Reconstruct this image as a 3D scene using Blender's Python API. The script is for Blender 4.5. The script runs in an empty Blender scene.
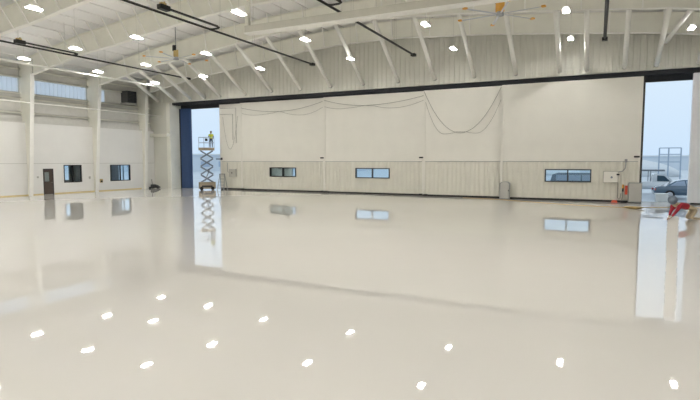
import bpy, bmesh, math, random
from mathutils import Vector, Matrix
random.seed(4)
PI = math.pi
S = bpy.context.scene
C = S.collection

# ------------------------------------------------------------------ materials
def mat(name, col, rough=.5, metal=0, var=.04, scale=3.0, coat=0, bump=0, bscale=8, spec=.5):
    m = bpy.data.materials.new(name); m.use_nodes = True
    nt = m.node_tree; b = nt.nodes['Principled BSDF']
    b.inputs['Roughness'].default_value = rough
    b.inputs['Metallic'].default_value = metal
    b.inputs['Specular IOR Level'].default_value = spec
    b.inputs['Coat Weight'].default_value = coat
    tc = nt.nodes.new('ShaderNodeTexCoord')
    n = nt.nodes.new('ShaderNodeTexNoise'); n.inputs['Scale'].default_value = scale
    n.inputs['Detail'].default_value = 4
    nt.links.new(tc.outputs['Object'], n.inputs['Vector'])
    r = nt.nodes.new('ShaderNodeValToRGB')
    r.color_ramp.elements[0].position = .3; r.color_ramp.elements[1].position = .7
    r.color_ramp.elements[0].color = [c*(1-var) for c in col]+[1]
    r.color_ramp.elements[1].color = [min(1, c*(1+var)) for c in col]+[1]
    nt.links.new(n.outputs['Fac'], r.inputs['Fac'])
    nt.links.new(r.outputs['Color'], b.inputs['Base Color'])
    if bump:
        n2 = nt.nodes.new('ShaderNodeTexNoise'); n2.inputs['Scale'].default_value = bscale
        nt.links.new(tc.outputs['Object'], n2.inputs['Vector'])
        bp = nt.nodes.new('ShaderNodeBump'); bp.inputs['Strength'].default_value = bump
        bp.inputs['Distance'].default_value = .02
        nt.links.new(n2.outputs['Fac'], bp.inputs['Height']); nt.links.new(bp.outputs['Normal'], b.inputs['Normal'])
    return m

def emit(name, col, s):
    m = bpy.data.materials.new(name); m.use_nodes = True
    b = m.node_tree.nodes['Principled BSDF']
    b.inputs['Base Color'].default_value = (*col, 1)
    b.inputs['Emission Color'].default_value = (*col, 1)
    b.inputs['Emission Strength'].default_value = s
    return m

def glassmat(name, tint=(1, 1, 1), refl=.12):
    m = bpy.data.materials.new(name); m.use_nodes = True
    nt = m.node_tree; nt.nodes.clear()
    o = nt.nodes.new('ShaderNodeOutputMaterial'); t = nt.nodes.new('ShaderNodeBsdfTransparent')
    g = nt.nodes.new('ShaderNodeBsdfGlossy'); mx = nt.nodes.new('ShaderNodeMixShader')
    t.inputs['Color'].default_value = (*tint, 1); g.inputs['Roughness'].default_value = .03
    mx.inputs['Fac'].default_value = refl
    nt.links.new(t.outputs[0], mx.inputs[1]); nt.links.new(g.outputs[0], mx.inputs[2]); nt.links.new(mx.outputs[0], o.inputs[0])
    return m

WARM = (.72, .69, .615)
M = {}
M['white_wall'] = mat('white_liner', (.83, .82, .79), .45, var=.02, scale=.6)
M['leaf'] = mat('leaf_liner', (.86, .835, .755), .5, var=.02, scale=.8)
M['leaf_low'] = mat('leaf_cladding', (.79, .765, .665), .45, var=.03, scale=.8)
M['corr'] = mat('corrugated_cream', (.75, .74, .66), .42, var=.03, scale=.7)
M['upper'] = mat('upper_wall_sheet', (.68, .665, .62), .5, var=.04)
M['roof'] = mat('roof_insulation', (.88, .87, .855), .6, var=.03, scale=.5, bump=.15, bscale=2)
M['steel'] = mat('cream_steel', (.88, .865, .77), .6, var=.03, scale=1.2)
M['steel_l'] = mat('light_cream_steel', (.93, .915, .86), .75, var=.02)
M['beam'] = mat('beam_cream', (.66, .64, .55), .6)
M['black'] = mat('black_steel', (.012, .011, .010), .45, var=.2)
M['dark'] = mat('charcoal', (.02, .021, .024), .5, var=.15)
M['slot'] = mat('header_dark', (.022, .024, .03), .6, var=.1)
M['navy'] = mat('navy_panel', (.035, .075, .19), .45, var=.06)
M['seal'] = mat('rubber_seal', (.03, .029, .026), .7)
M['alu'] = mat('white_jamb', (.88, .91, .95), .4, var=.02)
M['frame'] = mat('dark_window_frame', (.03, .03, .03), .4)
M['door'] = mat('brown_door', (.075, .055, .045), .5, var=.06)
M['yellow'] = mat('ochre_base', (.70, .56, .28), .5, var=.05)
M['orange'] = mat('orange_plastic', (.88, .46, .08), .45)
M['cordmat'] = mat('amber_cord', (.75, .50, .18), .5)
M['red'] = mat('red_plastic', (.80, .13, .07), .45)
M['grey'] = mat('grey_metal', (.36, .37, .36), .45, var=.05)
M['lgrey'] = mat('light_grey_metal', (.52, .51, .47), .45, var=.04)
M['box'] = mat('panel_box', (.55, .53, .46), .4, var=.03)
M['cable'] = mat('grey_cable', (.34, .32, .28), .6)
M['fan'] = mat('fan_grey', (.42, .43, .45), .35, metal=.3)
M['fanblue'] = mat('fan_blade', (.62, .64, .68), .45)
M['brass'] = mat('motor_tan', (.55, .40, .16), .5)
M['lift'] = mat('lift_tan', (.32, .27, .19), .5, var=.1)
M['liftarm'] = mat('lift_arm', (.17, .19, .22), .45, var=.1)
M['rail'] = mat('guard_rail', (.42, .52, .66), .4)
M['rubber'] = mat('tyre_rubber', (.02, .02, .02), .8)
M['vest'] = mat('hi_vis', (.70, .78, .08), .7)
M['skin'] = mat('skin', (.55, .34, .24), .55)
M['hair'] = mat('hair', (.05, .035, .02), .7)
M['navycloth'] = mat('dark_trousers', (.06, .08, .13), .8)
M['tan'] = mat('tan_cloth', (.55, .45, .30), .8, var=.08)
M['redcloth'] = mat('red_cloth', (.45, .03, .05), .8, var=.08)
M['greycloth'] = mat('grey_hood_cloth', (.22, .27, .33), .85, var=.08)
M['carwhite'] = mat('white_car_paint', (.72, .76, .8), .25, coat=1, var=.01)
M['cardark'] = mat('dark_grey_car_paint', (.10, .17, .25), .25, coat=1, var=.02)
M['chrome'] = mat('bright_metal', (.6, .6, .62), .25, metal=1)
M['carglass'] = mat('car_glass', (.05, .09, .12), .08, var=.02)
M['tail'] = mat('tail_lamp_red', (.5, .03, .03), .3)
M['apron'] = mat('wet_apron', (.50, .56, .62), .35, var=.10, scale=.15)
M['farbld'] = mat('haze_pale_building', (.72, .78, .84), .6, var=.04, scale=.1)  # fog paleness of distant buildings put into the base colour
M['fabric'] = mat('white_fabric_roof', (.85, .88, .9), .6, var=.02)
M['paleframe'] = mat('pale_frame', (.36, .44, .54), .5)
M['vent'] = mat('heater_dark', (.06, .062, .062), .5)
M['curtain'] = mat('blue_blind', (.42, .56, .66), .7)
M['office'] = mat('office_wall', (.30, .30, .28), .7)
M['lamp'] = emit('led_diffuser', (1, .99, .97), 148)
M['ceiling_fill'] = emit('ceiling_fill_glow', (1, .99, .97), 14)  # added upward glow that brightens the ceiling
M['hallway_fill'] = emit('hallway_fill_glow', (1, .97, .9), 6)  # glow of the added lamp behind the brown door
M['glass'] = glassmat('clear_glass', (.86, .94, .98), .06)
M['whitebox'] = mat('white_plastic', (.8, .85, .88), .5)

# translucent daylight panels
m = bpy.data.materials.new('daylight_panel'); m.use_nodes = True
nt = m.node_tree; nt.nodes.clear()
o = nt.nodes.new('ShaderNodeOutputMaterial'); t = nt.nodes.new('ShaderNodeBsdfTranslucent'); d = nt.nodes.new('ShaderNodeBsdfDiffuse')
a = nt.nodes.new('ShaderNodeMixShader'); a.inputs[0].default_value = .12
t.inputs['Color'].default_value = (.97, .98, 1, 1); d.inputs['Color'].default_value = (.6, .65, .7, 1)
nt.links.new(t.outputs[0], a.inputs[1]); nt.links.new(d.outputs[0], a.inputs[2]); nt.links.new(a.outputs[0], o.inputs[0])
M['translucent'] = m

# glossy epoxy floor: faint mottling, gentle waviness, a dull streak imitating a reflection by the open doorway
m = bpy.data.materials.new('epoxy_floor'); m.use_nodes = True
nt = m.node_tree; b = nt.nodes['Principled BSDF']
tc = nt.nodes.new('ShaderNodeTexCoord')
n = nt.nodes.new('ShaderNodeTexNoise'); n.inputs['Scale'].default_value = .12; n.inputs['Detail'].default_value = 5
nt.links.new(tc.outputs['Object'], n.inputs['Vector'])
r = nt.nodes.new('ShaderNodeValToRGB'); r.color_ramp.elements[0].position = .35; r.color_ramp.elements[1].position = .68
r.color_ramp.elements[0].color = (.79, .76, .70, 1); r.color_ramp.elements[1].color = (.82, .79, .73, 1)
nt.links.new(n.outputs['Fac'], r.inputs['Fac']); nt.links.new(r.outputs['Color'], b.inputs['Base Color'])
n2 = nt.nodes.new('ShaderNodeTexNoise'); n2.inputs['Scale'].default_value = 1.3; n2.inputs['Detail'].default_value = 3
nt.links.new(tc.outputs['Object'], n2.inputs['Vector'])
bp = nt.nodes.new('ShaderNodeBump'); bp.inputs['Strength'].default_value = .10; bp.inputs['Distance'].default_value = .01
nt.links.new(n2.outputs['Fac'], bp.inputs['Height'])
nt.links.new(bp.outputs['Normal'], b.inputs['Normal'])
# brownish reflection imitated by a duller floor streak (a band between two floor points)
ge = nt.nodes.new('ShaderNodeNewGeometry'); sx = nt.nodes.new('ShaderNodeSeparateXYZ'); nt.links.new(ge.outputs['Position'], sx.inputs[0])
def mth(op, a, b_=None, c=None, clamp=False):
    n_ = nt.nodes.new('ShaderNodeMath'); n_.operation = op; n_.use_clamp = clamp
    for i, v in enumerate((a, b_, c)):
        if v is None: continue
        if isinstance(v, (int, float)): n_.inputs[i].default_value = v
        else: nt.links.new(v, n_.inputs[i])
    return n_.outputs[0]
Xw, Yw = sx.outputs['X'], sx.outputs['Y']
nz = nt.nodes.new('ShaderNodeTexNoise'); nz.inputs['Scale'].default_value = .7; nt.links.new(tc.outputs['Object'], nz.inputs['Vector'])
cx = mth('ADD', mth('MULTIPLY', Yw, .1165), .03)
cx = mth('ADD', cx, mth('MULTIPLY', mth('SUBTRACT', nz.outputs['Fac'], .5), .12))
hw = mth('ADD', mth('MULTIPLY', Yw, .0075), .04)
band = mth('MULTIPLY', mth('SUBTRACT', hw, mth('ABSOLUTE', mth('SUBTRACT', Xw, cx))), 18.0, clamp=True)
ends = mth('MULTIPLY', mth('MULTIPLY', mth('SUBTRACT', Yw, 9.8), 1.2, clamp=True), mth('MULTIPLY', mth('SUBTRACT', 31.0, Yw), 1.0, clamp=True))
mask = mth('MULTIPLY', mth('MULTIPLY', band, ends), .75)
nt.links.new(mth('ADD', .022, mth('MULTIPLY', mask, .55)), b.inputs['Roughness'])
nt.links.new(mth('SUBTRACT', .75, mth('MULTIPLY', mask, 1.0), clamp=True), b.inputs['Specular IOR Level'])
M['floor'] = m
FLOORBUMP = bp

# ------------------------------------------------------------------ mesh helpers
class MB:
    def __init__(s): s.bm = bmesh.new()
    def box(s, x0, x1, y0, y1, z0, z1, bev=0, mtx=None):
        r = bmesh.ops.create_cube(s.bm, size=1)
        v = r['verts']
        sc = Matrix.Diagonal((abs(x1-x0), abs(y1-y0), abs(z1-z0), 1))
        bmesh.ops.transform(s.bm, matrix=(mtx or Matrix()) @ Matrix.Translation(((x0+x1)/2, (y0+y1)/2, (z0+z1)/2)) @ sc, verts=v)
        if bev:
            e = list({e for q in v for e in q.link_edges})
            bmesh.ops.bevel(s.bm, geom=e, offset=bev, segments=2, affect='EDGES', profile=.6)
        return s
    def tube(s, p0, p1, r, r2=None, seg=12, cap=True):
        p0 = Vector(p0); p1 = Vector(p1); d = p1-p0
        q = Vector((0, 0, 1)).rotation_difference(d.normalized()).to_matrix().to_4x4()
        bmesh.ops.create_cone(s.bm, cap_ends=cap, segments=seg, radius1=r, radius2=(r if r2 is None else r2), depth=d.length,
                              matrix=Matrix.Translation((p0+p1)/2) @ q)
        return s
    def bar(s, p0, p1, w, h):
        p0 = Vector(p0); p1 = Vector(p1); d = p1-p0
        q = d.normalized().to_track_quat('Y', 'Z').to_matrix().to_4x4()
        r = bmesh.ops.create_cube(s.bm, size=1)
        bmesh.ops.transform(s.bm, matrix=Matrix.Translation((p0+p1)/2) @ q @ Matrix.Diagonal((w, d.length, h, 1)), verts=r['verts'])
        return s
    def sph(s, c, r, sc=(1, 1, 1), seg=20):
        bmesh.ops.create_uvsphere(s.bm, u_segments=seg, v_segments=seg//2+2, radius=r,
                                  matrix=Matrix.Translation(c) @ Matrix.Diagonal((*sc, 1)))
        return s
    def path(s, pts, r, seg=6):
        pts = [Vector(p) for p in pts]; rings = []
        for i, p in enumerate(pts):
            t = (pts[min(i+1, len(pts)-1)]-pts[max(i-1, 0)]).normalized()
            u = t.cross(Vector((0, 1, 0)));
            if u.length < .05: u = t.cross(Vector((1, 0, 0)))
            u.normalize(); w = t.cross(u)
            rings.append([s.bm.verts.new(p+r*(math.cos(2*PI*k/seg)*u+math.sin(2*PI*k/seg)*w)) for k in range(seg)])
        for a, b_ in zip(rings, rings[1:]):
            for k in range(seg): s.bm.faces.new((a[k], a[(k+1) % seg], b_[(k+1) % seg], b_[k]))
        s.bm.faces.new(rings[0]); s.bm.faces.new(list(reversed(rings[-1])))
        return s
    def prism(s, poly, axis, a0, a1):
        # closed polygon (2D) swept along axis: 'x' poly=(y,z); 'y' poly=(x,z); 'z' poly=(x,y)
        f = {'x': lambda p, a: (a, p[0], p[1]), 'y': lambda p, a: (p[0], a, p[1]), 'z': lambda p, a: (p[0], p[1], a)}[axis]
        A = [s.bm.verts.new(f(p, a0)) for p in poly]; B = [s.bm.verts.new(f(p, a1)) for p in poly]
        n = len(poly)
        for i in range(n): s.bm.faces.new((A[i], A[(i+1) % n], B[(i+1) % n], B[i]))
        s.bm.faces.new(list(reversed(A))); s.bm.faces.new(B)
        return s
    def build(s, name, m, parent=None, smooth=False, **kw):
        bmesh.ops.recalc_face_normals(s.bm, faces=s.bm.faces)
        me = bpy.data.meshes.new(name); s.bm.to_mesh(me); s.bm.free()
        ob = bpy.data.objects.new(name, me); C.objects.link(ob)
        me.materials.append(M[m] if isinstance(m, str) else m)
        if smooth: me.shade_smooth()
        if parent: ob.parent = parent
        tag(ob, **kw)
        return ob

def tag(o, label=None, cat=None, group=None, kind=None):
    if label: o['label'] = label
    if cat: o['category'] = cat
    if group: o['group'] = group
    if kind: o['kind'] = kind
    return o

def empty(name, loc, label, cat, group=None, rz=0):
    o = bpy.data.objects.new(name, None); C.objects.link(o)
    o.location = loc; o.rotation_euler = (0, 0, rz); o.empty_display_size = .3
    return tag(o, label, cat, group)

def dup(root, loc, rz=None, label=None, group=None):
    r = root.copy(); C.objects.link(r); r.location = loc
    if rz is not None: r.rotation_euler = (0, 0, rz)
    if label: r['label'] = label
    if group: r['group'] = group
    for ch in list(root.children):
        c = ch.copy(); C.objects.link(c); c.parent = r
        for g in list(ch.children):
            d = g.copy(); C.objects.link(d); d.parent = c
    return r

def wall_holes(axis, pos0, pos1, u0, u1, z0, z1, holes):
    """wall slab as boxes round rectangular holes; axis 'x': slab thickness in x, u = y; 'y': thickness in y, u = x"""
    mb = MB()
    us = sorted({u0, u1, *[h[0] for h in holes], *[h[1] for h in holes]})
    for a, b_ in zip(us, us[1:]):
        cuts = sorted([(h[2], h[3]) for h in holes if h[0] <= a and h[1] >= b_])
        z = z0
        for c0, c1 in cuts+[(z1, z1)]:
            if c0 > z:
                if axis == 'x': mb.box(pos0, pos1, a, b_, z, c0)
                else: mb.box(a, b_, pos0, pos1, z, c0)
            z = c1
    return mb

def interp(kn, x):
    if x <= kn[0][0]: return kn[0][1]
    for (a, za), (b_, zb) in zip(kn, kn[1:]):
        if x <= b_: return za+(zb-za)*(x-a)/(b_-a)
    return kn[-1][1]

# ------------------------------------------------------------------ building data (metres)
XL, XO, XR = -41.95, -42.47, 12.0      # inner liner of the left wall, outer skin, right wall
YB, YF = -6.0, 39.05                    # back wall, face of the wall over the doors
HD = 8.79                               # underside of the wall over the doors
ZB = [(-40.6, 9.73), (-34.5, 10.78), (-31, 11.1), (-28, 11.5), (-25.3, 11.8), (-22.5, 12.1), (-19.6, 12.27), (-16.7, 12.33),
      (-13.8, 12.3), (-10.9, 12.1), (-8, 11.92), (-5.2, 11.67), (-2.4, 11.4), (1.3, 11.02), (3.1, 10.85), (5.4, 10.5), (12, 9.7)]
ZT = [(-42.9, 10.72), (-34.9, 12.15), (-27.7, 12.95), (-22.5, 13.4), (-16.7, 13.65), (-13.8, 13.6), (-8, 13.22), (-2.4, 12.7), (5.4, 11.8), (12.2, 11.0)]
zb = lambda x: interp(ZB, x)
zt = lambda x: interp(ZT, x)

# ------------------------------------------------------------------ shell
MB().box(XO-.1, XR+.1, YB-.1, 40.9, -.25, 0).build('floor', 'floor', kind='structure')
# ceiling: folded insulation liner with purlins
mb = MB()
xs = sorted({k[0] for k in ZT} | {-40, -31, -19.6, -10.9, -5.2, 1.3, 8})
poly = [(x, zt(x)+.22) for x in xs]+[(x, zt(x)+.45) for x in reversed(xs)]
mb.prism(poly, 'y', YB-.1, 41.0)
x = -41.6
while x < 11.8:
    z = zt(x)
    mb.box(x-.03, x+.03, YB, 39.1, z+.16, z+.24)
    x += 1.5
mb.build('ceiling', 'roof', kind='structure')

# left wall: white liner with door and two windows
DOOR = (27.08, 27.98, 0, 2.17); W1 = (28.94, 30.65, .93, 2.48); W2 = (33.65, 35.97, .90, 2.47)
wall_holes('x', XL-.12, XL, YB, 39.1, 0, 5.92, [DOOR, W1, W2]).build('wall_left', 'white_wall', kind='structure')
# thin horizontal panel joint and ledge on top of the liner
MB().box(XL, XL+.012, YB, 39.05, 2.60, 2.63).build('trim_1', 'lgrey', kind='structure')
MB().box(XO+.02, XL+.03, YB, 39.05, 5.92, 6.0).box(XO+.02, XL-.35, YB, 39.05, 6.0, 6.5).build('trim_2', 'upper', kind='structure')
MB().box(XL, XL+.03, YB, 27.05, 0.0, .08).box(XL, XL+.03, 28.01, 37.3, 0.0, .08).build('baseboard_left', 'yellow', kind='structure')
# upper outer skin with strip of daylight panels
strips = [(13.0, 19.5, 8.42, 9.52), (19.8, 25.7, 8.42, 9.52), (25.85, 31.8, 8.42, 9.52), (32.0, 33.75, 8.42, 9.52)]
wall_holes('x', XO-.1, XO, YB, 40.9, 4.5, 10.95, strips).build('wall_left_upper', 'upper', kind='structure')
for i, (a, b_, z0, z1) in enumerate(strips):
    mb = MB(); n = int((b_-a)/.36)
    pts = []
    for k in range(n):
        y = a+(b_-a)*k/n; p = (b_-a)/n
        pts += [(-.0, y), (0, y+.62*p), (.05, y+.70*p), (.05, y+.92*p)]
    pts.append((0, b_))
    poly = [(XO-.07+d, y) for d, y in pts]+[(XO-.075+d, y) for d, y in reversed(pts)]
    mb.prism(poly, 'z', z0, z1)
    mb.build('window_%d' % (i+5), 'translucent', kind='structure')
# girts
mb = MB()
for z in (6.75, 7.9, 8.3, 9.6, 10.25):
    mb.box(XO, XO+.22, YB, 39.05, z, z+.045)
    mb.box(XO+.20, XO+.22, YB, 39.05, z-.07, z+.045)
mb.build('trim_3', 'steel', kind='structure')

# back and right walls (behind the camera)
MB().box(XO, XR, YB-.15, YB, 0, 13.9).build('wall_back', 'white_wall', kind='structure')
MB().box(XR, XR+.15, YB, 41, 0, 11.4).build('wall_right', 'white_wall', kind='structure')

# front wall: corrugated band over the doors up to the roof
mb = MB(); p = .40; prof = []; x = XO
while x < XR:
    for f_, d in ((0, 0), (.52, 0), (.62, .045), (.90, .045)): prof.append((min(x+f_*p, XR), YF-d))
    x += p
prof.append((XR, YF))
fr = []
for X_, Y_ in prof:
    fr.append((mb.bm.verts.new((X_, Y_, HD)), mb.bm.verts.new((X_, Y_, zt(X_)+.23)),
               mb.bm.verts.new((X_, 39.3, HD)), mb.bm.verts.new((X_, 39.3, zt(X_)+.23))))
for a, b_ in zip(fr, fr[1:]):
    if (b_[0].co-a[0].co).length < 1e-5: continue
    mb.bm.faces.new((a[0], b_[0], b_[1], a[1])); mb.bm.faces.new((a[2], a[3], b_[3], b_[2])); mb.bm.faces.new((a[0], a[2], b_[2], b_[0]))
mb.build('wall_front', 'corr', kind='structure')
# solid wall left of the doorway, jamb
MB().box(XO, -39.95, 39.12, 39.4, 0, HD).build('wall_front_left', 'corr', kind='structure')
MB().box(-40.0, -39.5, 38.98, 40.7, 0, HD).build('trim_4', 'steel', kind='structure')
MB().box(XO, -39.6, 38.6, 39.3, 5.35, 5.62).build('trim_5', 'steel', kind='structure')
# door head: dark track pocket behind and below the wall
MB().box(-39.5, XR, 39.3, 40.7, HD, HD+.2).box(-39.5, XR, 40.55, 40.7, 8.2, HD)\
    .box(-39.5, XR, 39.35, 39.40, 8.55, HD).box(-39.5, XR, 39.62, 39.66, 8.55, HD).box(-39.5, XR, 39.88, 39.92, 8.55, HD)\
    .box(-39.5, XR, 40.13, 40.17, 8.55, HD).build('trim_6', 'slot', kind='structure')
# exterior skin above door pocket, closes the building
MB().box(XO, XR, 40.7, 40.85, 8.2, 13.9).build('wall_front_outer', 'upper', kind='structure')

# ------------------------------------------------------------------ portal frames
def portal(Y, label, first, step, lean=.85):
    t = empty('portal_frame', (-41.8, Y, 0), label, 'steel frame', 'cream portal frames across the hangar')
    L = Matrix.Translation((41.8, -Y, 0))
    def put(mb, name, m='steel'):
        bmesh.ops.transform(mb.bm, matrix=L, verts=mb.bm.verts)
        return mb.build(name, m, t)
    # column: web, inner flange, outer flange (tapered)
    xi = lambda z: -41.6+lean*z/9.75
    mb = MB()
    mb.prism([(XO+.01, 0), (xi(0), 0), (xi(9.75), 9.75), (xi(9.75)-.0, zt(-40.5)-.02), (XO+.01, zt(XO)-.05)], 'y', Y-.02, Y+.02)
    put(mb, 'column_web')
    mb = MB(); mb.prism([(xi(0)-.03, 0), (xi(0)+.03, 0), (xi(9.75)+.03, 9.75), (xi(9.75)-.03, 9.75)], 'y', Y-.15, Y+.15)
    put(mb, 'column_flange', 'steel_l')
    # rafter web
    xs_ = sorted({k[0] for k in ZB} | {k[0] for k in ZT if -40.6 < k[0] < 12})
    mb = MB()
    mb.prism([(x, zb(x)) for x in xs_]+[(x, zt(x)) for x in reversed(xs_)], 'y', Y-.02, Y+.02)
    put(mb, 'rafter_web')
    mb = MB()
    mb.prism([(x, zb(x)-.04) for x in xs_]+[(x, zb(x)) for x in reversed(xs_)], 'y', Y-.16, Y+.16)
    put(mb, 'bottom_flange', 'steel_l')
    mb = MB()
    mb.prism([(x, zt(x)-.03) for x in [-42.4]+xs_]+[(x, zt(x)) for x in reversed([-42.4]+xs_)], 'y', Y-.16, Y+.16)
    put(mb, 'top_flange')
    # fly braces from the bottom flange to the purlins
    x = first
    while x < 9:
        mb = MB(); mb.bar((x, Y-.1, zb(x)+.02), (x, Y-1.15 if step < 2 else Y-.45, zt(x)+.15), .07, .07)
        put(mb, 'fly_brace', 'steel_l')
        x += step
    return t
portal(37.6, 'cream portal frame standing closest to the hangar door wall', -38.6, 3.0, .45)
portal(31.9, 'cream portal frame that the row of slanting struts hangs from', -37.1, 3.0)
portal(25.8, 'cream portal frame one bay nearer than the one carrying the slanting struts', -38.6, 1.5)
portal(19.7, 'cream portal frame crossing the top left corner of the view', -38.6, 1.5)
portal(13.6, 'cream portal frame nearest to the viewer, overhead', -38.6, 3.0)

# slanting struts between second frame and the wall over the doors
tops = [(-37.2, 10.3), (-35.6, 10.55), (-33.95, 10.8), (-32.2, 10.95), (-30.48, 11.1), (-28.05, 11.47), (-25.27, 11.78), (-22.47, 12.08), (-19.59, 12.24), (-16.67, 12.3),
        (-13.79, 12.28), (-10.91, 12.08), (-8.04, 11.9), (-5.21, 11.65), (-2.43, 11.4), (-.81, 11.25), (1.27, 11.02), (3.13, 10.84), (5.2, 10.6)]
bots = [(-41.0, 8.98), (-38.65, 8.98), (-36.64, 9.0), (-34.9, 9.03), (-32.92, 9.08), (-29.91, 9.13), (-26.93, 9.2), (-23.84, 9.2), (-20.83, 9.24), (-17.77, 9.23),
        (-14.65, 9.24), (-11.62, 9.22), (-8.56, 9.2), (-5.56, 9.18), (-2.59, 9.13), (-.88, 9.12), (1.42, 9.09), (3.26, 9.08), (5.57, 9.06)]
WN = ['leftmost of the struts, in the corner by the left wall', 'second strut from the left wall', 'third strut from the left wall, over the dark blue panel',
      'strut over the left doorway and its scissor lift', 'strut over the right edge of the left doorway', 'strut over the seam left of the first wide door leaf',
      'strut over the middle of the leaf with the dim window', 'strut over the right half of the leaf with the dim window', 'strut over the left seam of the middle bright-window leaf',
      'strut over the bright window of the middle leaf', 'strut over the right half of the middle leaf', 'strut over the left end of the leaf with the deep hanging cable',
      'strut over the deepest sag of the hanging cable', 'strut over the left end of the rightmost full leaf', 'strut over the left part of the far right bright window',
      'strut over the right end of the far right bright window', 'strut over the control box on the right leaf', 'strut over the right doorway', 'rightmost strut at the picture edge']
for (tx, tz), (bx, bz), w in zip(tops, bots, WN):
    t = empty('roof_strut', (bx, YF-.1, bz), 'round cream tube, '+w, 'strut', 'slanting tubes above the hangar doors')
    dx, dy, dz = tx-bx, 31.9-(YF-.1), tz-.02-bz
    MB().tube((0, 0, 0), (dx, dy, dz), .145, seg=14).build('strut_tube', 'steel_l', t, True)
    d = Vector((dx, dy, dz)).normalized()
    MB().tube(-.10*d, .06*d, .14, seg=12).box(-.06, .06, .0, .12, -.10, .06).build('strut_shoe', 'grey', t)
# brace at the far right
t = empty('diagonal_brace', (3.63, 38, 10.3), 'long steep cream tube crossing the ceiling at the right picture edge', 'brace')
MB().tube((0, 0, .0), (.72, -5.7, .72), .13).build('brace_tube', 'steel_l', t, True)

# ------------------------------------------------------------------ ceiling lamps
lamps = [(-36.44, 34.29, 9.9), (-31.2, 34.8, 10.2), (-24.05, 33.29, 10.03), (-16.76, 34.46, 10.38), (-9.14, 34.92, 10.47), (-1.79, 35.66, 10.54), (4.42, 33.9, 10.09),
         (-36.18, 28.22, 9.93), (-32.98, 30.12, 10.53), (-23.88, 26.94, 9.99), (-16.54, 27.65, 10.3), (-8.94, 28.05, 10.44), (-1.66, 28.11, 10.3),
         (-37.49, 23.19, 10.17), (-31.18, 22.69, 10.18), (-26.0, 23.1, 10.45), (-15.1, 19.3, 9.6), (-25.27, 16.24, 10.3)]
LW = ['in the far row, nearest the left wall', 'in the far row over the left doorway', 'in the far row left of the middle struts', 'in the far row over the bright middle window',
      'in the far row over the deep hanging cable', 'in the far row over the right bright window', 'in the far row at the right picture edge',
      'in the middle row above the second left wall column', 'in the middle row, just before the leftmost struts', 'in the middle row right of the left ceiling fan',
      'in the middle row just below the suspended box beam', 'in the middle row, under the box beam at right', 'right of the fan with the orange motor',
      'in the near row above the first left wall column', 'near row, above the second lamp at left', 'in the near row on the frame at upper left',
      'in the near row beside the hanging post', 'nearest, at the top left corner of the view']
lamp0 = None
for (x, y, z), w in zip(lamps, LW):
    lab = 'white rectangular high bay lamp, lit, '+w
    t = empty('high_bay_lamp', (x, y, z), lab, 'ceiling lamp', 'lit high bay lamps')
    MB().box(-.16, .16, -.385, .385, .015, .08, .02).box(-.08, .08, -.2, .2, .09, .18, .02).build('lamp_housing', 'steel_l', t)
    MB().box(-.13, .13, -.35, .35, .075, .09).build('ceiling_fill_panel', 'ceiling_fill', t)  # added glowing panel on top, brightens the ceiling
    for s in (-1, 1):
        MB().box(s*.08-.065, s*.08+.065, -.36, .36, 0.0, .018).build('diffuser', 'lamp', t)
    H = zt(x)+.24-z
    MB().tube((0, 0, .16), (0, 0, H), .005, seg=6)\
        .build('hanger', 'lgrey', t)
for y in (16.5, 10, 3.5, -3):
    for x in (-37.5, -31, -24, -16.5, -9, -1.8, 5.2):
        if y > 15 and -26 < x < -20: continue
        t = empty('high_bay_lamp', (x, y, 10.3), 'white rectangular high bay lamp, lit, outside the view overhead', 'ceiling lamp', 'high bay lamps behind the viewer')
        MB().box(-.16, .16, -.385, .385, .02, .08).build('lamp_housing', 'steel_l', t)
        MB().box(-.13, .13, -.35, .35, .075, .09).build('ceiling_fill_panel', 'ceiling_fill', t)  # same added ceiling brightener on the unseen rows
        MB().box(-.13, .13, -.36, .36, 0.0, .03).build('diffuser', 'lamp', t)
        MB().tube((0, 0, .1), (0, 0, zt(x)-10.1), .015, seg=6).build('hanger', 'lgrey', t)

# ------------------------------------------------------------------ gas tube heaters
def heater(x, y0, y1, burner, ret, label, rside=1):
    z = 10.3
    t = empty('tube_heater', (x, y0, z), label, 'heater', 'black gas tube heaters under the roof')
    L = y1-y0
    MB().prism([(-.09, .0), (-.055, .06), (.055, .06), (.09, .0), (.08, .0), (.05, .05), (-.05, .05), (-.08, .0)], 'y', 0, L)\
        .build('reflector', 'black', t)
    MB().tube((0, .02, .0), (0, L-.02, .0), .045).build('burner_tube', 'black', t, True)
    MB().box(-.16, .16, L-.1, L+.3, -.09, .10, .03).build('end_box', 'black', t)
    if ret:
        r0, r1 = ret[0]-y0, ret[1]-y0
        MB().box(rside*.8-.07, rside*.8+.07, r0, r1, -.02, .06, .01).build('return_reflector', 'black', t)
        MB().path([(rside*.8, r1-.1, 0), (rside*.8, r1+.15, 0), (rside*.6, r1+.3, 0), (rside*.2, r1+.3, 0), (0, r1+.2, 0)], .05, 10).build('elbow', 'black', t, True)
    if burner:
        bx = MB().box(rside*.8-.16, rside*.8+.16, burner-y0-.6, burner-y0, -.12, .12, .03).build('burner_box', 'black', t)
        MB().box(rside*.8-.1, rside*.8+.1, burner-y0-.5, burner-y0-.2, .12, .22, .02).tube((rside*.8+.05, burner-y0-.3, .2), (rside*.8+.05, burner-y0-.3, .28), .04)\
            .build('gas_valve', 'brass', bx)
    y = 1.2
    while y < L:
        mb = MB()
        h = zt(x)+.23-z
        mb.tube((-.08, y, .05), (0, y, h), .006, seg=5).tube((.08, y, .05), (0, y, h), .006, seg=5); y += 3.2
        mb.build('hanger', 'lgrey', t)
heater(-33.8, 13.0, 35.6, 20.5, (20.5, 24.0), 'black gas tube heater hung nearest the left wall')
heater(-20.15, 10.0, 34.6, 19.2, (19.2, 22.8), 'long black gas tube heater passing left of the suspended box beam')
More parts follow.
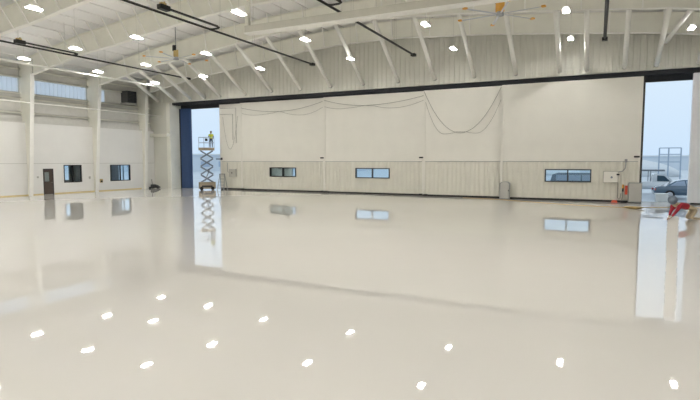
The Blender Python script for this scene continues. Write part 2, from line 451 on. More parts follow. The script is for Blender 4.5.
heater(-11.95, 14.0, 34.7, 15.2, (15.2, 21.8), 'black gas tube heater ending above the middle door leaves')
heater(.16, 14.0, 35.4, None, None, 'black gas tube heater seen almost end on at upper right')

# suspended box beam with post
t = empty('box_beam', (-17.4, 23, 9.7), 'cream box beam with a light lower lip hung below the roof on a post', 'beam')
mb = MB(); mb.box(-.1, 18.2, -.18, .18, .06, .45, .02); mb.build('beam_body', 'beam', t)
MB().box(-.1, 18.2, -.26, .26, 0, .06).build('beam_lip', 'steel_l', t)
MB().box(-.13, -.1, -.2, .2, .02, .45).build('end_plate', 'steel', t)
MB().tube((-.16, 0, .14), (-.12, 0, .14), .07).build('end_hole', 'dark', t)
MB().box(-.12, .12, -.1, .1, .45, zt(-17.4)-9.7).build('hanging_post', 'steel', t)
MB().box(8.9, 9.1, -.08, .08, .45, zt(-8.4)-9.7).box(17.6, 17.8, -.08, .08, .45, zt(.3)-9.7).build('hanging_post', 'steel', t)

# pipes along the left wall
t = empty('wall_pipe', (-36.95, 12, 9.75), 'thin cream pipe under the roof along the left wall', 'pipe')
MB().tube((0, 0, 0), (0, 22.8, 0), .075).build('pipe_run', 'steel_l', t, True)
for y in (1.6, 7.7, 13.8, 19.9): MB().tube((0, y, 0), (0, y, zb(-36.95)-9.75-.03), .015, seg=6).build('pipe_hanger', 'steel', t)
t = empty('conduit', (-40.68, 13, 7.44), 'thin light conduit crossing the left wall columns', 'pipe')
MB().tube((0, 0, 0), (0, 26.0, 0), .045).build('conduit_run', 'steel_l', t, True)

# ------------------------------------------------------------------ ceiling fans
def fan(x, y, z, a0, label, motor, rodtop):
    t = empty('ceiling_fan', (x, y, z), label, 'fan', 'big ceiling fans', math.radians(a0))
    MB().tube((0, 0, -.1), (0, 0, .1), .2, .18, 24).build('hub', 'fan', t, True)
    MB().box(-.17, .17, -.17, .17, .1, .62, .04).build('motor', motor, t)
    MB().box(-.24, .02, -.2, .2, .55, .95, .05).build('control_box', 'dark', t)
    MB().tube((0, 0, .6), (0, 0, rodtop-z), .035).build('down_rod', 'grey', t, True)
    MB().box(-.3, .3, -.1, .1, rodtop-z-.06, rodtop-z, .01).build('ceiling_mount', 'grey', t)
    for k in range(6):
        q = Matrix.Rotation(k*PI/3, 4, 'Z')
        mb = MB()
        mb.prism([(-.06, -.015), (-.02, .015), (.035, .012), (.065, -.01), (.02, .0), (-.02, .0)], 'x', .2, 2.15)
        bmesh.ops.transform(mb.bm, matrix=q @ Matrix.Rotation(.15, 4, 'X'), verts=mb.bm.verts)
        bl = mb.build('blade', 'fanblue', t)
        mb = MB(); mb.box(2.12, 2.32, -.10, .10, -.03, .05, .02)
        bmesh.ops.transform(mb.bm, matrix=q, verts=mb.bm.verts)
        mb.build('blade_tip', 'orange', bl)
fan(-28.7, 29.1, 10.5, 48, 'six-bladed ceiling fan with orange tips on a long rod at left', 'brass', zt(-28.7)+.22)
fan(-4.85, 27.9, 10.5, 50, 'six-bladed ceiling fan with an orange motor at the top edge, right of centre', 'orange', zt(-4.85)+.22)

# ------------------------------------------------------------------ sliding hangar door leaves
def leaf(x0, x1, y, label, win=None, extra=None):
    t = empty('hangar_door_leaf', (x0, y, 0), label, 'hangar door', 'big sliding hangar door leaves')
    W = x1-x0; T = .15; H = 8.42
    Lw = lambda h: [(h[0]-x0, h[1]-x0, h[2], h[3])] if h else []
    # upper smooth liner with shallow horizontal joints
    mb = MB(); z = 2.8
    while z < H-.01:
        z1 = min(z+.93, H)
        mb.box(0, W, .012, T, z, z1); mb.box(.0, W, 0, .02, z+.012, z1)
        z = z1
    mb.build('upper_liner', 'leaf', t)
    # lower corrugated cladding, with the window opening
    mb = wall_holes('y', .03, T, 0, W, .14, 2.8, Lw(win))
    p = .36; xx = .05
    while xx < W-.2:
        spans = [(.14, 2.76)]
        if win and xx+p*.45 > win[0]-x0-.02 and xx < win[1]-x0+.02: spans = [(.14, win[2]), (win[3], 2.76)]
        for a, b_ in spans: mb.prism([(xx, .031), (xx+.05, .008), (xx+p*.40, .008), (xx+p*.40+.05, .031)], 'z', a, b_)
        xx += p
    mb.build('lower_cladding', 'leaf_low', t)
    MB().box(0, W, -.012, .03, 2.77, 2.80).build('seam_trim', 'grey', t)
    MB().box(0, .16, -.035, T, .1, H).box(W-.16, W, -.035, T, .1, H).box(0.16, W-.16, -.02, .0, H-.18, H).build('edge_frame', 'leaf', t)
    MB().box(0.0, W, .02, T-.02, 0.0, .14).build('bottom_seal', 'seal', t)
    for xx in (.22, W-.22):
        MB().box(xx-.17, xx+.17, -.09, .01, .0, .17, .02).build('roller_box', 'black', t)
    MB().box(W-.42, W-.08, -.09, -.03, 3.05, 3.16, .01).build('latch_handle', 'black', t)
    if win:
        a, b_, z0, z1 = win[0]-x0, win[1]-x0, win[2], win[3]; f_ = .07
        mb = MB()
        for (p0, p1, q0, q1) in ((a, b_, z0, z0+f_), (a, b_, z1-f_, z1), (a, a+f_, z0, z1), (b_-f_, b_, z0, z1), ((a+b_)/2-.04, (a+b_)/2+.04, z0, z1)):
            mb.box(p0, p1, -.05, T, q0, q1)
        w = mb.build('window_frame', 'frame', t)
        for k in (0, 1):
            MB().box(a+f_ if k == 0 else (a+b_)/2+.04, (a+b_)/2-.04 if k == 0 else b_-f_, .10, .115, z0+f_, z1-f_).build('pane', 'glass', w)
    return t
L1 = leaf(-34.05, -25.6, 40.2, 'hangar door leaf half hidden at far left, beside the scissor lift doorway')
L2 = leaf(-31.25, -21.95, 39.92, 'hangar door leaf with the dim dark-looking window', (-27.9, -24.98, 1.36, 2.22))
L3 = leaf(-21.90, -12.62, 39.66, 'hangar door leaf with the bright window near the picture centre', (-18.78, -15.62, 1.36, 2.22))
L4 = leaf(-12.62, -3.6, 39.4, 'hangar door leaf without a window, under the deep hanging cable')
L5 = leaf(-6.52, 2.62, 39.12, 'rightmost full hangar door leaf with bright window and control box', (-3.38, -.35, 1.33, 2.24))
MB().box(2.58, 2.70, 39.08, 39.28, 0.1, 8.42).build('edge_seal', 'seal').parent = None
es = C.objects['edge_seal']; es.parent = L5; es.location = (6.52, -39.12, 0)
L6 = empty('hangar_door_leaf', (5.55, 39.3, 0), 'white hangar door leaf at the right picture edge beyond the doorway', 'hangar door', 'big sliding hangar door leaves')
MB().box(0, 6.1, 0, .25, .1, 8.45).build('upper_liner', 'alu', L6)
MB().box(-.18, 0, -.04, .29, .08, 8.45, .02).build('edge_frame', 'alu', L6)
MB().box(0, 6.1, .02, .2, 0, .12).build('bottom_seal', 'seal', L6)
# navy side panel in the left doorway
t = empty('side_panel', (-39.5, 40.35, 0), 'tall dark blue panel closing the left side of the left doorway', 'panel')
MB().box(0, 1.25, 0, .15, 0, 8.25).build('panel_sheet', 'navy', t)
MB().box(-.02, .12, -.06, .02, 0, 8.25).build('panel_edge', 'dark', t)
MB().box(1.25, 1.5, .05, .15, 0, 8.25).build('panel_return', 'navy', t)

# hanging cables on the leaves
def catenary(a, low, b_, y, n=22):
    (x0, z0), (xm, zm), (x1, z1) = a, low, b_
    out = []
    for i in range(n+1):
        x = x0+(x1-x0)*i/n
        if x < xm: z = zm+(z0-zm)*((xm-x)/(xm-x0))**2
        else: z = zm+(z1-zm)*((x-xm)/(x1-xm))**2
        out.append((x, y, z))
    return out
def cable(pts, label, r=.018, name='hanging_cable', m='cable'):
    MB().path(pts, r).build(name, m, None, True, label=label, cat='cable', group='cables hung across the hangar doors')
cable(catenary((-31.1, 7.93), (-26.7, 7.42), (-22.1, 8.1), 39.80), 'upper thin cable sagging across the leaf with the dim window')
cable(catenary((-31.0, 7.4), (-29.4, 7.18), (-26.7, 7.42), 39.84)+catenary((-26.6, 7.42), (-24.3, 7.0), (-22.1, 7.6), 39.84)[1:], 'lower double-looped cable on the leaf with the dim window', .013)
cable(catenary((-21.8, 8.15), (-17.6, 7.52), (-12.7, 8.05), 39.56), 'upper thin cable sagging across the middle bright-window leaf')
cable(catenary((-21.8, 7.6), (-20.2, 7.35), (-17.9, 7.53), 39.60)+catenary((-17.2, 7.5), (-15.3, 7.2), (-12.7, 7.7), 39.60)[1:], 'lower double-looped cable on the middle bright-window leaf', .013)
cable(catenary((-12.55, 8.33), (-9.6, 4.99), (-6.6, 8.3), 39.22), 'deep U-shaped cable hanging on the leaf without a window')
cable(catenary((-12.45, 7.5), (-10.9, 4.94), (-9.9, 5.1), 39.33)+catenary((-9.3, 5.1), (-8.4, 4.95), (-6.62, 7.4), 39.33)[1:], 'fainter wavy cable behind the deep U-shaped one', .013)
cable(catenary((-33.6, 7.2), (-32.75, 4.0), (-31.75, 7.2), 40.12), 'narrow U-shaped cable loop on the leaf beside the scissor lift', .013)
cable([(-34.0, 40.16, 8.05), (-32.0, 40.16, 8.0), (-32.0, 40.16, 4.6)], 'outer square-cornered conduit on the leaf beside the scissor lift', .02, 'wall_conduit')
cable([(-34.0, 40.16, 7.45), (-32.4, 40.16, 7.42), (-32.4, 40.16, 4.9)], 'inner square-cornered conduit on the leaf beside the scissor lift', .02, 'wall_conduit')

# control box on right leaf
t = empty('control_box', (.86, 39.10, 1.33), 'beige control box with conduit on the right hangar door leaf', 'control box')
MB().box(-.48, .46, -.22, 0, 0, .80, .03).build('box_body', 'box', t)
MB().box(-.44, .42, -.235, -.22, .04, .76, .01).build('box_lid', 'leaf', t)
MB().tube((.05, -.26, .38), (.05, -.23, .38), .07).build('switch', 'greycloth', t)
MB().box(.34, .52, -.26, -.22, .52, .62).build('catch', 'dark', t)
MB().path([(.46, -.08, .75), (.7, -.08, .8), (.85, -.08, 1.0), (.88, -.08, 1.45)], .03, 8).box(.80, .96, -.16, -.0, 1.40, 1.62, .01).build('conduit', 'grey', t)
MB().path([(.45, -.06, 0.02), (.46, -.06, -1.0), (.52, -.1, -1.1), (.6, -.1, -1.1), (.66, -.1, -.7)], .022, 8).build('cord', 'cable', t, True)
t = empty('plug_lead', (1.62, 39.0, .02), 'orange plug hanging on its lead beside the red strip on the right leaf', 'plug')
MB().tube((0, .05, .95), (0, .05, 1.2), .06).build('plug_body', 'orange', t)
MB().tube((0, .05, .72), (0, .05, .95), .05).build('plug_socket', 'dark', t)
MB().path([(0, .05, .75), (0, .04, .4), (-.05, .0, .16)], .02, 8).build('lead', 'cable', t, True)
MB().box(1.74, 1.90, 39.02, 39.10, .55, 1.15, .01).build('warning_strip', 'red', label='red upright strip on the right hangar door leaf', cat='sign')
MB().box(1.5, 1.85, 38.7, 38.95, 0.0, .14, .03).build('wheel_chock', 'dark', label='black wheel chock at the foot of the right leaf', cat='chock')
MB().prism([(0.92, 0), (1.32, 0), (1.26, .16), (1.0, .16)], 'y', 38.72, 38.95).build('wheel_chock', 'red', label='red wheel chock at the foot of the right leaf', cat='chock')
t = empty('grey_cabinet', (2.35, 38.82, 0), 'plain grey cabinet by the right doorway', 'cabinet')
MB().box(-.42, .38, -.15, .15, .05, 1.38, .03).build('cabinet_body', 'grey', t)
MB().box(-.38, .34, -.165, -.15, .12, 1.32, .01).build('cabinet_door', 'lgrey', t)
MB().box(-.40, .36, -.13, .13, 0, .05).build('plinth', 'dark', t)
t = empty('utility_cover', (-6.1, 38.75, 0), 'round-topped grey cabinet before the windowless leaf', 'cabinet')
mb = MB(); pr_ = [(-.36, .03), (.36, .03)]+[(.36*math.cos(a) if abs(math.cos(a)) < .999 else .36*math.cos(a), 1.12+.2*math.sin(a)) for a in [i*PI/10 for i in range(11)]]
mb.prism(pr_, 'y', -.16, .16); mb.build('cover_body', 'grey', t)
mb = MB(); mb.prism([(x*.86, .08+(z-.03)*.92) for x, z in pr_], 'y', -.175, -.16); mb.build('cover_door', 'lgrey', t)
MB().box(-.34, .34, -.14, .14, 0, .03).build('plinth', 'dark', t)
MB().box(.26, .30, -.19, -.17, .6, .72).build('cover_handle', 'dark', t)
# items on leaf 1
t = empty('junction_box', (-32.45, 40.17, 1.27), 'square grey junction box on the leaf beside the scissor lift', 'junction box')
MB().box(-.42, .42, -.16, 0, 0, .76, .03).build('box_body', 'lgrey', t)
MB().box(-.38, .38, -.175, -.16, .04, .72, .01).build('box_lid', 'box', t)
MB().tube((-.02, -.21, .38), (-.02, -.17, .38), .06).build('switch', 'dark', t)
MB().path([(-.42, -.08, .4), (-.62, -.08, .5), (-.66, -.08, 1.4)], .025, 8).build('conduit', 'grey', t)
# grey stepladder
t = empty('stepladder', (-33.15, 39.35, 0), 'grey stepladder standing by the scissor lift doorway', 'ladder', rz=.3)
for s in (-1, 1):
    MB().bar((s*.34, -.45, 0), (s*.24, 0, 1.55), .06, .04).build('side_rail', 'grey', t)
    MB().bar((s*.34, .45, 0), (s*.24, .05, 1.5), .05, .04).build('rear_leg', 'grey', t)
for k in range(5):
    f_ = (k+.6)/5.2; w = .34-.10*f_
    MB().box(-w, w, -.45+.45*f_-.08, -.45+.45*f_+.08, 1.55*f_-.02, 1.55*f_+.02).build('step', 'grey', t)
MB().box(-.26, .26, -.12, .14, 1.52, 1.57, .01).build('top_cap', 'dark', t)
h = MB().box(-.5, .25, -.10, -.04, 2.98, 3.08, .01).build('latch_handle', 'black', L1)
MB().box(.05, .28, -.04, -.0, 2.94, 3.16, .01).build('latch_bracket', 'black', h)

# ------------------------------------------------------------------ scissor lift with person
t = empty('scissor_lift', (-34.35, 38.55, 0), 'raised scissor lift standing in the left doorway', 'scissor lift', rz=math.radians(40))
MB().box(-.80, .80, -.38, .38, .12, .78, .04).build('base', 'lift', t)
MB().box(-.5, .5, -.40, .40, .30, .45, .02).build('base_recess', 'dark', t)
for sx in (-1, 1):
    for sy in (-1, 1):
        MB().tube((sx*.52, sy*.30, .17), (sx*.52, sy*.42, .17), .17, seg=20).build('wheel', 'rubber', t)
n = 4; z0, z1 = .72, 3.85; dz = (z1-z0)/n
for k in range(n):
    za, zc = z0+k*dz+.03, z0+(k+1)*dz-.03
    for sy in (-.26, .26):
        for s in (-1, 1):
            MB().bar((s*.58, sy, za), (-s*.58, sy+.03*s, zc), .06, .13).build('scissor_arm', 'liftarm', t)
    MB().tube((-.58, -.3, za), (-.58, .3, za), .03, seg=8).tube((.58, -.3, za), (.58, .3, za), .03, seg=8).tube((0, -.3, (za+zc)/2), (0, .3, (za+zc)/2), .035, seg=8)\
        .build('cross_pin', 'grey', t)
MB().bar((-.2, 0, .9), (.25, 0, 2.0), .10, .10).build('hydraulic_ram', 'grey', t)
pf = MB().box(-.74, .74, -.38, .38, 3.86, 4.12, .02).build('platform', 'lift', t)
for z in (4.6, 5.12):
    MB().path([(-.72, -.36, z), (.72, -.36, z), (.72, .36, z), (-.72, .36, z), (-.72, -.36, z)], .022, 8).build('guard_rail', 'rail', t)
for sx in (-.72, -.24, .24, .72):
    for sy in (-.36, .36):
        MB().tube((sx, sy, 4.1), (sx, sy, 5.12), .02, seg=8).build('rail_post', 'rail', t)
MB().box(-.12, .12, -.44, -.36, 4.75, 5.0, .02).build('control_panel', 'dark', t)
LIFT = t

def skinned(name, verts, edges, radii, m, parent=None, sub=2, world=None, **kw):
    me = bpy.data.meshes.new(name); me.from_pydata(verts, edges, [])
    ob = bpy.data.objects.new(name, me); C.objects.link(ob)
    sk = ob.modifiers.new('skin', 'SKIN'); sk.use_smooth_shade = True
    if not me.skin_vertices: 
        bpy.context.view_layer.objects.active = ob
    lay = me.skin_vertices[0].data if me.skin_vertices else None
    if lay:
        for i, r_ in enumerate(radii):
            lay[i].radius = (r_, r_) if not isinstance(r_, tuple) else r_; lay[i].use_root = (i == 0)
    sb = ob.modifiers.new('sub', 'SUBSURF'); sb.levels = sub; sb.render_levels = sub
    me.materials.append(M[m])
    if parent: ob.parent = parent
    # bake to a real mesh
    dg = bpy.context.evaluated_depsgraph_get(); dg.update()
    em = bpy.data.meshes.new_from_object(ob.evaluated_get(dg))
    ob.modifiers.clear(); ob.data = em; em.shade_smooth()
    tag(ob, **kw)
    return ob

def head(t, c, fwd, hairm='hair', r=.105, hood=None):
    """head with face features on a continuous figure; c centre, fwd facing direction"""
    c = Vector(c); f_ = Vector(fwd).normalized(); up = Vector((0, 0, 1)); s = f_.cross(up).normalized(); u = s.cross(f_)
    R = Matrix((s, f_, u)).transposed().to_4x4()
    mb = MB(); mb.sph((0, 0, 0), r, (.82, .98, 1.18)); mb.sph((0, r*.95, -.012), .018, (.8, 1, 1.3), 10)
    mb.sph((0, r*.55, -r*.62), .05, (.9, .9, .7), 12)
    for q in (-1, 1): mb.sph((q*r*.82, 0, -.01), .028, (.4, .8, 1.2), 10)
    bmesh.ops.transform(mb.bm, matrix=Matrix.Translation(c) @ R, verts=mb.bm.verts); h = mb.build('head', 'skin', t, True)
    mb = MB()
    for q in (-1, 1): mb.sph((q*.035, r*.86, .012), .014, seg=8)
    bmesh.ops.transform(mb.bm, matrix=Matrix.Translation(c) @ R, verts=mb.bm.verts); mb.build('eyes', 'dark', h)
    mb = MB(); mb.sph((0, r*.86, -.055), .02, (1.1, .35, .3), 10)
    bmesh.ops.transform(mb.bm, matrix=Matrix.Translation(c) @ R, verts=mb.bm.verts); mb.build('mouth', 'redcloth', h)
    mb = MB(); rr = hood or 1.08*r
    mb.sph((0, -r*.28, r*.28), rr, (.95, 1.0, 1.08))
    bmesh.ops.transform(mb.bm, matrix=Matrix.Translation(c) @ R, verts=mb.bm.verts); mb.build('hood' if hood else 'hair', hairm, t, True)

def hand(t, w, d, side, r=.0085, m='skin'):
    """palm and five curled fingers from wrist w along d"""
    w = Vector(w); d = Vector(d).normalized(); s = Vector(side).normalized(); n = d.cross(s)
    V = [tuple(w), tuple(w+d*.05), tuple(w+d*.09)]; E_ = [(0, 1), (1, 2)]; R_ = [(.026, .018), (.036, .016), (.036, .014)]
    h = skinned('hand', V, E_, R_, m, t, 1)
    for k, L in enumerate((.075, .085, .08, .062)):
        b0 = w+d*.075+s*(.027-.018*k)
        pts = [b0, b0+d*L*.45-n*.008, b0+d*L*.75-n*.028, b0+d*L*.88-n*.05]
        skinned('finger', [tuple(p) for p in pts], [(0, 1), (1, 2), (2, 3)], [r*1.1, r, r*.95, r*.8], m, h, 1)
    b0 = w+d*.03+s*.022
    pts = [b0, b0+s*.03+d*.025, b0+s*.045+d*.055-n*.01]
    skinned('thumb', [tuple(p) for p in pts], [(0, 1), (1, 2)], [r*1.4, r*1.2, r], m, h, 1)

# worker standing on the platform (yellow vest)
P = empty('person', (-34.35+.36, 38.55+.26, 4.12), 'person in a yellow high-visibility vest standing on the scissor lift platform', 'person', rz=math.radians(40)); P.scale = (.92, .92, .92)
V = [(0, 0, .86), (0, 0, 1.08), (0, 0, 1.30), (0, 0, 1.44), (0, .01, 1.52),
     (.10, 0, .84), (.11, .02, .48), (.11, 0, .09), (.11, .12, .05),
     (-.10, 0, .84), (-.11, .02, .48), (-.11, 0, .09), (-.11, .12, .05),
     (.19, 0, 1.38), (.25, .02, 1.12), (.20, .22, .98), (-.19, 0, 1.38), (-.25, .02, 1.12), (-.20, .22, .98)]
Ed = [(0, 1), (1, 2), (2, 3), (3, 4), (0, 5), (5, 6), (6, 7), (7, 8), (0, 9), (9, 10), (10, 11), (11, 12), (3, 13), (13, 14), (14, 15), (3, 16), (16, 17), (17, 18)]
Rd = [(.15, .11), (.14, .10), (.16, .11), (.10, .08), .05, .09, .065, .045, .04, .09, .065, .045, .04, .062, .045, .034, .062, .045, .034]
skinned('body', V, Ed, Rd, 'navycloth', P)
skinned('vest', [(0, 0, .93), (0, 0, 1.1), (0, 0, 1.3), (0, 0, 1.42), (.17, 0, 1.385), (-.17, 0, 1.385), (.23, .01, 1.22), (-.23, .01, 1.22)],
        [(0, 1), (1, 2), (2, 3), (3, 4), (3, 5), (4, 6), (5, 7)], [(.19, .145), (.18, .14), (.19, .145), (.12, .10), .085, .085, .07, .07], 'vest', P)
head(P, (0, .02, 1.63), (0, 1, 0))
for s in (-1, 1): hand(P, (s*.20, .22, .98), (0, 1, .1), (-s, 0, 0))

# crouching worker at the right, on hands and knees facing left
P = empty('person', (3.42, 28.3, 0), 'person in a grey hood and red top crouching on the floor at right', 'person', rz=math.radians(32)); P.scale = (1.08,)*3
V = [(.80, 0, .52), (.52, 0, .60), (.25, 0, .66), (.02, 0, .68), (-.10, 0, .74),
     (.86, -.11, .45), (.62, -.14, .10), (1.05, -.13, .07), (1.13, -.13, .04),
     (.86, .11, .45), (.66, .16, .10), (1.08, .15, .07), (1.16, .15, .04),
     (.04, -.19, .62), (-.16, -.23, .40), (-.38, -.20, .14), (.04, .19, .62), (-.06, .22, .38), (-.14, .20, .12)]
Rd = [(.16, .14), (.14, .13), (.16, .13), (.11, .10), .055, .10, .07, .05, .04, .10, .07, .05, .04, .065, .05, .035, .065, .05, .035]
skinned('body', V, Ed, Rd, 'tan', P)
skinned('red_top', [(.62, 0, .585), (.45, 0, .62), (.22, 0, .665), (.03, 0, .67), (.04, -.18, .62), (.04, .18, .62), (-.15, -.225, .41), (-.055, .215, .39), (-.34, -.205, .18), (-.125, .20, .17)],
        [(0, 1), (1, 2), (2, 3), (3, 4), (3, 5), (4, 6), (5, 7), (6, 8), (7, 9)], [(.17, .16), (.165, .155), (.18, .155), (.13, .12), .09, .09, .068, .068, .05, .05], 'redcloth', P)
head(P, (-.18, 0, .86), (-1, 0, -.55), 'greycloth', hood=.19)
hand(P, (-.38, -.20, .14), (-.75, 0, -.6), (0, 1, 0)); hand(P, (-.14, .20, .12), (-.7, 0, -.7), (0, -1, 0))

# ------------------------------------------------------------------ left wall fittings
t = empty('door_1', (XL, DOOR[0], 0), None, None); t['kind'] = 'structure'
w = DOOR[1]-DOOR[0]
MB().box(-.10, .02, 0, .05, 0, 2.17).box(-.10, .02, w-.05, w, 0, 2.17).box(-.10, .02, .05, w-.05, 2.11, 2.17).build('door_frame', 'frame', t)
mb = wall_holes('x', -.07, -.02, .05, w-.05, 0.01, 2.11, [(.15, w-.34, 1.10, 1.88)]); dl = mb.build('door_slab', 'door', t)
MB().box(-.05, -.04, .15, w-.34, 1.10, 1.88).build('door_glass', 'glass', dl)
MB().tube((-.02, w-.14, 1.0), (.04, w-.14, 1.0), .02).box(.03, .05, w-.26, w-.12, .985, 1.015).build('door_handle', 'chrome', dl)
for i, (a, b_, z0, z1) in enumerate((W1, W2)):
    f_ = .07
    mb = MB()
    for (p0, p1, q0, q1) in ((a, b_, z0, z0+f_), (a, b_, z1-f_, z1), (a, a+f_, z0, z1), (b_-f_, b_, z0, z1), ((a+b_)/2-.03, (a+b_)/2+.03, z0, z1)):
        mb.box(XL-.12, XL+.03, p0, p1, q0, q1)
    wf = mb.build('window_%d' % (i+1), 'frame', kind='structure')
    for k in (0, 1):
        MB().box(XL-.06, XL-.05, a+f_ if k == 0 else (a+b_)/2+.03, (a+b_)/2-.03 if k == 0 else b_-f_, z0+f_, z1-f_).build('window_pane', 'glass', wf)
# offices behind the windows
wall_holes('x', -46.2, -46.1, 24, 43, 0, 3.4, [(31.0, 32.35, 1.0, 2.5), (38.05, 40.8, .7, 2.5)]).build('wall_office', 'office', kind='structure')
MB().box(-46.2, XO, 24, 43, 3.3, 3.4).build('ceiling_office', 'office', kind='structure')
MB().box(-46.2, XO-.1, 24, 43, -.1, 0).build('floor_office', 'office', kind='structure')
MB().box(-46.1, XL-.12, 24, 24.1, 0, 3.3).box(-46.1, XL-.12, 32.9, 33.0, 0, 3.3).box(-46.1, XO, 42.9, 43, 0, 3.3).box(XO-.1, XO, 40.9, 43, 0, 3.3).build('wall_office_side', 'office', kind='structure')
MB().box(-46.1, XL-.12, 28.5, 28.6, 0, 3.3).build('wall_hallway', 'white_wall', kind='structure')
t = empty('added_hallway_lamp', (-43.2, 27.3, 3.09), 'added flat lamp brightening the hallway behind the brown door', 'ceiling lamp')  # added lamp, brightens the partition seen through the door glass
MB().box(-.3, .3, -.6, .6, .04, .18).build('lamp_housing', 'steel_l', t)
MB().box(-.27, .27, -.57, .57, 0, .04).build('diffuser', 'hallway_fill', t)
for j, yy in enumerate((38.5, 39.25, 39.9)):
    MB().box(-46.08, -46.05, yy, yy+.16, .7, 2.5).build('window_blind', 'curtain', label='narrow blind strip behind the right office window, '+['left', 'middle', 'right'][j]+' of three', cat='blind', group='blinds behind the right office window')
MB().box(-45.3, -43.6, 37.3, 38.2, .70, .75).build('office_desk', 'lgrey', label='pale desk top inside the room behind the right office window', cat='desk')
# desk supports
ds = MB().box(-45.2, -45.15, 37.35, 38.15, 0, .70).box(-43.75, -43.7, 37.35, 38.15, 0, .70).build('desk_leg', 'lgrey'); ds.parent = C.objects['office_desk']

t = empty('wall_box', (XL+.02, 32.6, .8), 'small tan box on the left wall between the two windows', 'fire call box')
MB().box(0, .09, -.14, .14, 0, .34, .02).build('box_body', 'brass', t)
MB().box(.09, .1, -.1, .1, .05, .2).build('box_face', 'dark', t)
MB().box(XL, XL+.05, 26.55, 26.68, 1.4, 1.55, .005).build('light_switch', 'lgrey', label='small switch plate left of the brown door', cat='switch')
MB().box(XL, XL+.05, 31.35, 31.5, 1.2, 1.42, .005).build('light_switch', 'lgrey', label='small switch plate right of the left window', cat='switch')
t = empty('unit_heater', (XO+.62, 36.1, 8.55), 'dark square unit heater high on the left wall', 'heater')
MB().box(-.55, .35, -.55, .55, 0, 1.15, .03).build('casing', 'vent', t)
MB().box(.35, .38, -.5, .5, .05, 1.1).build('outlet', 'dark', t)
mb = MB()
for k in range(7): mb.box(.38, .42, -.48, .48, .1+k*.145, .13+k*.145)
mb.build('louvre', 'vent', t)
MB().box(-.6, .3, -.62, .62, -.10, -.02).build('bracket', 'lgrey', t)
# dark floor machine in the corner
t = empty('floor_scrubber', (-41.0, 38.25, 0), 'small dark floor machine parked in the far left corner', 'floor machine', rz=.5)
mb = MB(); mb.prism([(-.42, .06), (.42, .06), (.42, .16), (.15, .34), (-.1, .42), (-.38, .42)], 'y', -.28, .28); mb.build('machine_body', 'dark', t)
MB().tube((-.3, -.02, .38), (-.36, -.02, .95), .025).build('handle', 'dark', t)
for s in (-1, 1): MB().tube((-.25, s*.2, .09), (-.25, s*.26, .09), .09).tube((.25, s*.2, .09), (.25, s*.26, .09), .09).build('wheel', 'rubber', t)
MB().box(-41.6, -41.42, 37.95, 38.1, 0, .16, .01).build('door_stop', 'dark', label='small dark block at the base of the left wall corner', cat='block')

# orange cord on floor
pts = [(-9.2, 38.6, .015), (-7.1, 38.3, .015), (-4.4, 36.9, .015), (-1.6, 35.4, .015), (.3, 34.9, .015), (1.5, 34.7, .015), (1.97, 34.75, .015), (3.2, 35.6, .015), (4.6, 36.3, .015), (6.2, 36.4, .015)]
sm = []
for i in range(len(pts)-1):
    p0 = Vector(pts[max(i-1, 0)]); p1 = Vector(pts[i]); p2 = Vector(pts[i+1]); p3 = Vector(pts[min(i+2, len(pts)-1)])
    for k in range(6):
        u = k/6
        sm.append(.5*((2*p1)+(p2-p0)*u+(2*p0-5*p1+4*p2-p3)*u*u+(3*p1-p0-3*p2+p3)*u**3))
MB().path(sm, .013).build('extension_cord', 'cordmat', None, True, label='orange cord lying on the floor before the right door leaves', cat='cord')
cp = []
for i in range(70):
    a = i*.55; rr = .16+.006*i*.3
    cp.append((2.05+rr*2.0*math.cos(a), 34.2+rr*1.3*math.sin(a), .02+.0012*i))
MB().path(cp, .018).build('cord_coil', 'brass', None, True, label='small yellow coil of cord on the floor near the right doorway', cat='cord')

# ------------------------------------------------------------------ outdoors
MB().box(-260, 160, 40.9, 420, -.3, -.03).build('ground_apron', 'apron', kind='structure')
MB().box(-260, XO-.1, -60, 40.9, -.3, -.12).build('ground_left', 'apron', kind='structure')

def wheels(t, xs_, y0, y1, r):
    for x in xs_:
        for s, y in ((-1, y0), (1, y1)):
            w = MB().tube((x, y-.11, r), (x, y+.11, r), r, seg=28).build('wheel', 'rubber', t)
            MB().tube((x, y-s*.0+s*.10, r), (x, y+s*.125, r), r*.62, seg=20).build('hub_cap', 'chrome', w)
# dark sedan
t = empty('sedan_car', (6.35, 45.6, -.03), 'dark grey sedan parked outside the right doorway', 'car', rz=math.radians(4))
body = [(-2.35, .30), (-2.4, .55), (-2.33, .80), (-2.15, .92), (-1.35, .98), (1.15, .96), (1.9, .88), (2.28, .74), (2.38, .5), (2.3, .28)]
mb = MB(); mb.prism(body, 'y', -.88, .88)
bmesh.ops.bevel(mb.bm, geom=[e for e in mb.bm.edges if abs(e.verts[0].co.y-e.verts[1].co.y) < .01], offset=.07, segments=3, affect='EDGES')
mb.build('car_body', 'cardark', t, True)
cab = [(-1.75, .95), (-1.05, 1.36), (-.55, 1.44), (.15, 1.43), (.55, 1.33), (1.25, .95)]
mb = MB(); A = [mb.bm.verts.new((x, -.80+.16*(z-.95)/.5, z)) for x, z in cab]; B = [mb.bm.verts.new((x, .80-.16*(z-.95)/.5, z)) for x, z in cab]
for i in range(len(cab)): mb.bm.faces.new((A[i], A[(i+1) % len(cab)], B[(i+1) % len(cab)], B[i]))
mb.bm.faces.new(list(reversed(A))); mb.bm.faces.new(B)
mb.build('cabin', 'cardark', t)
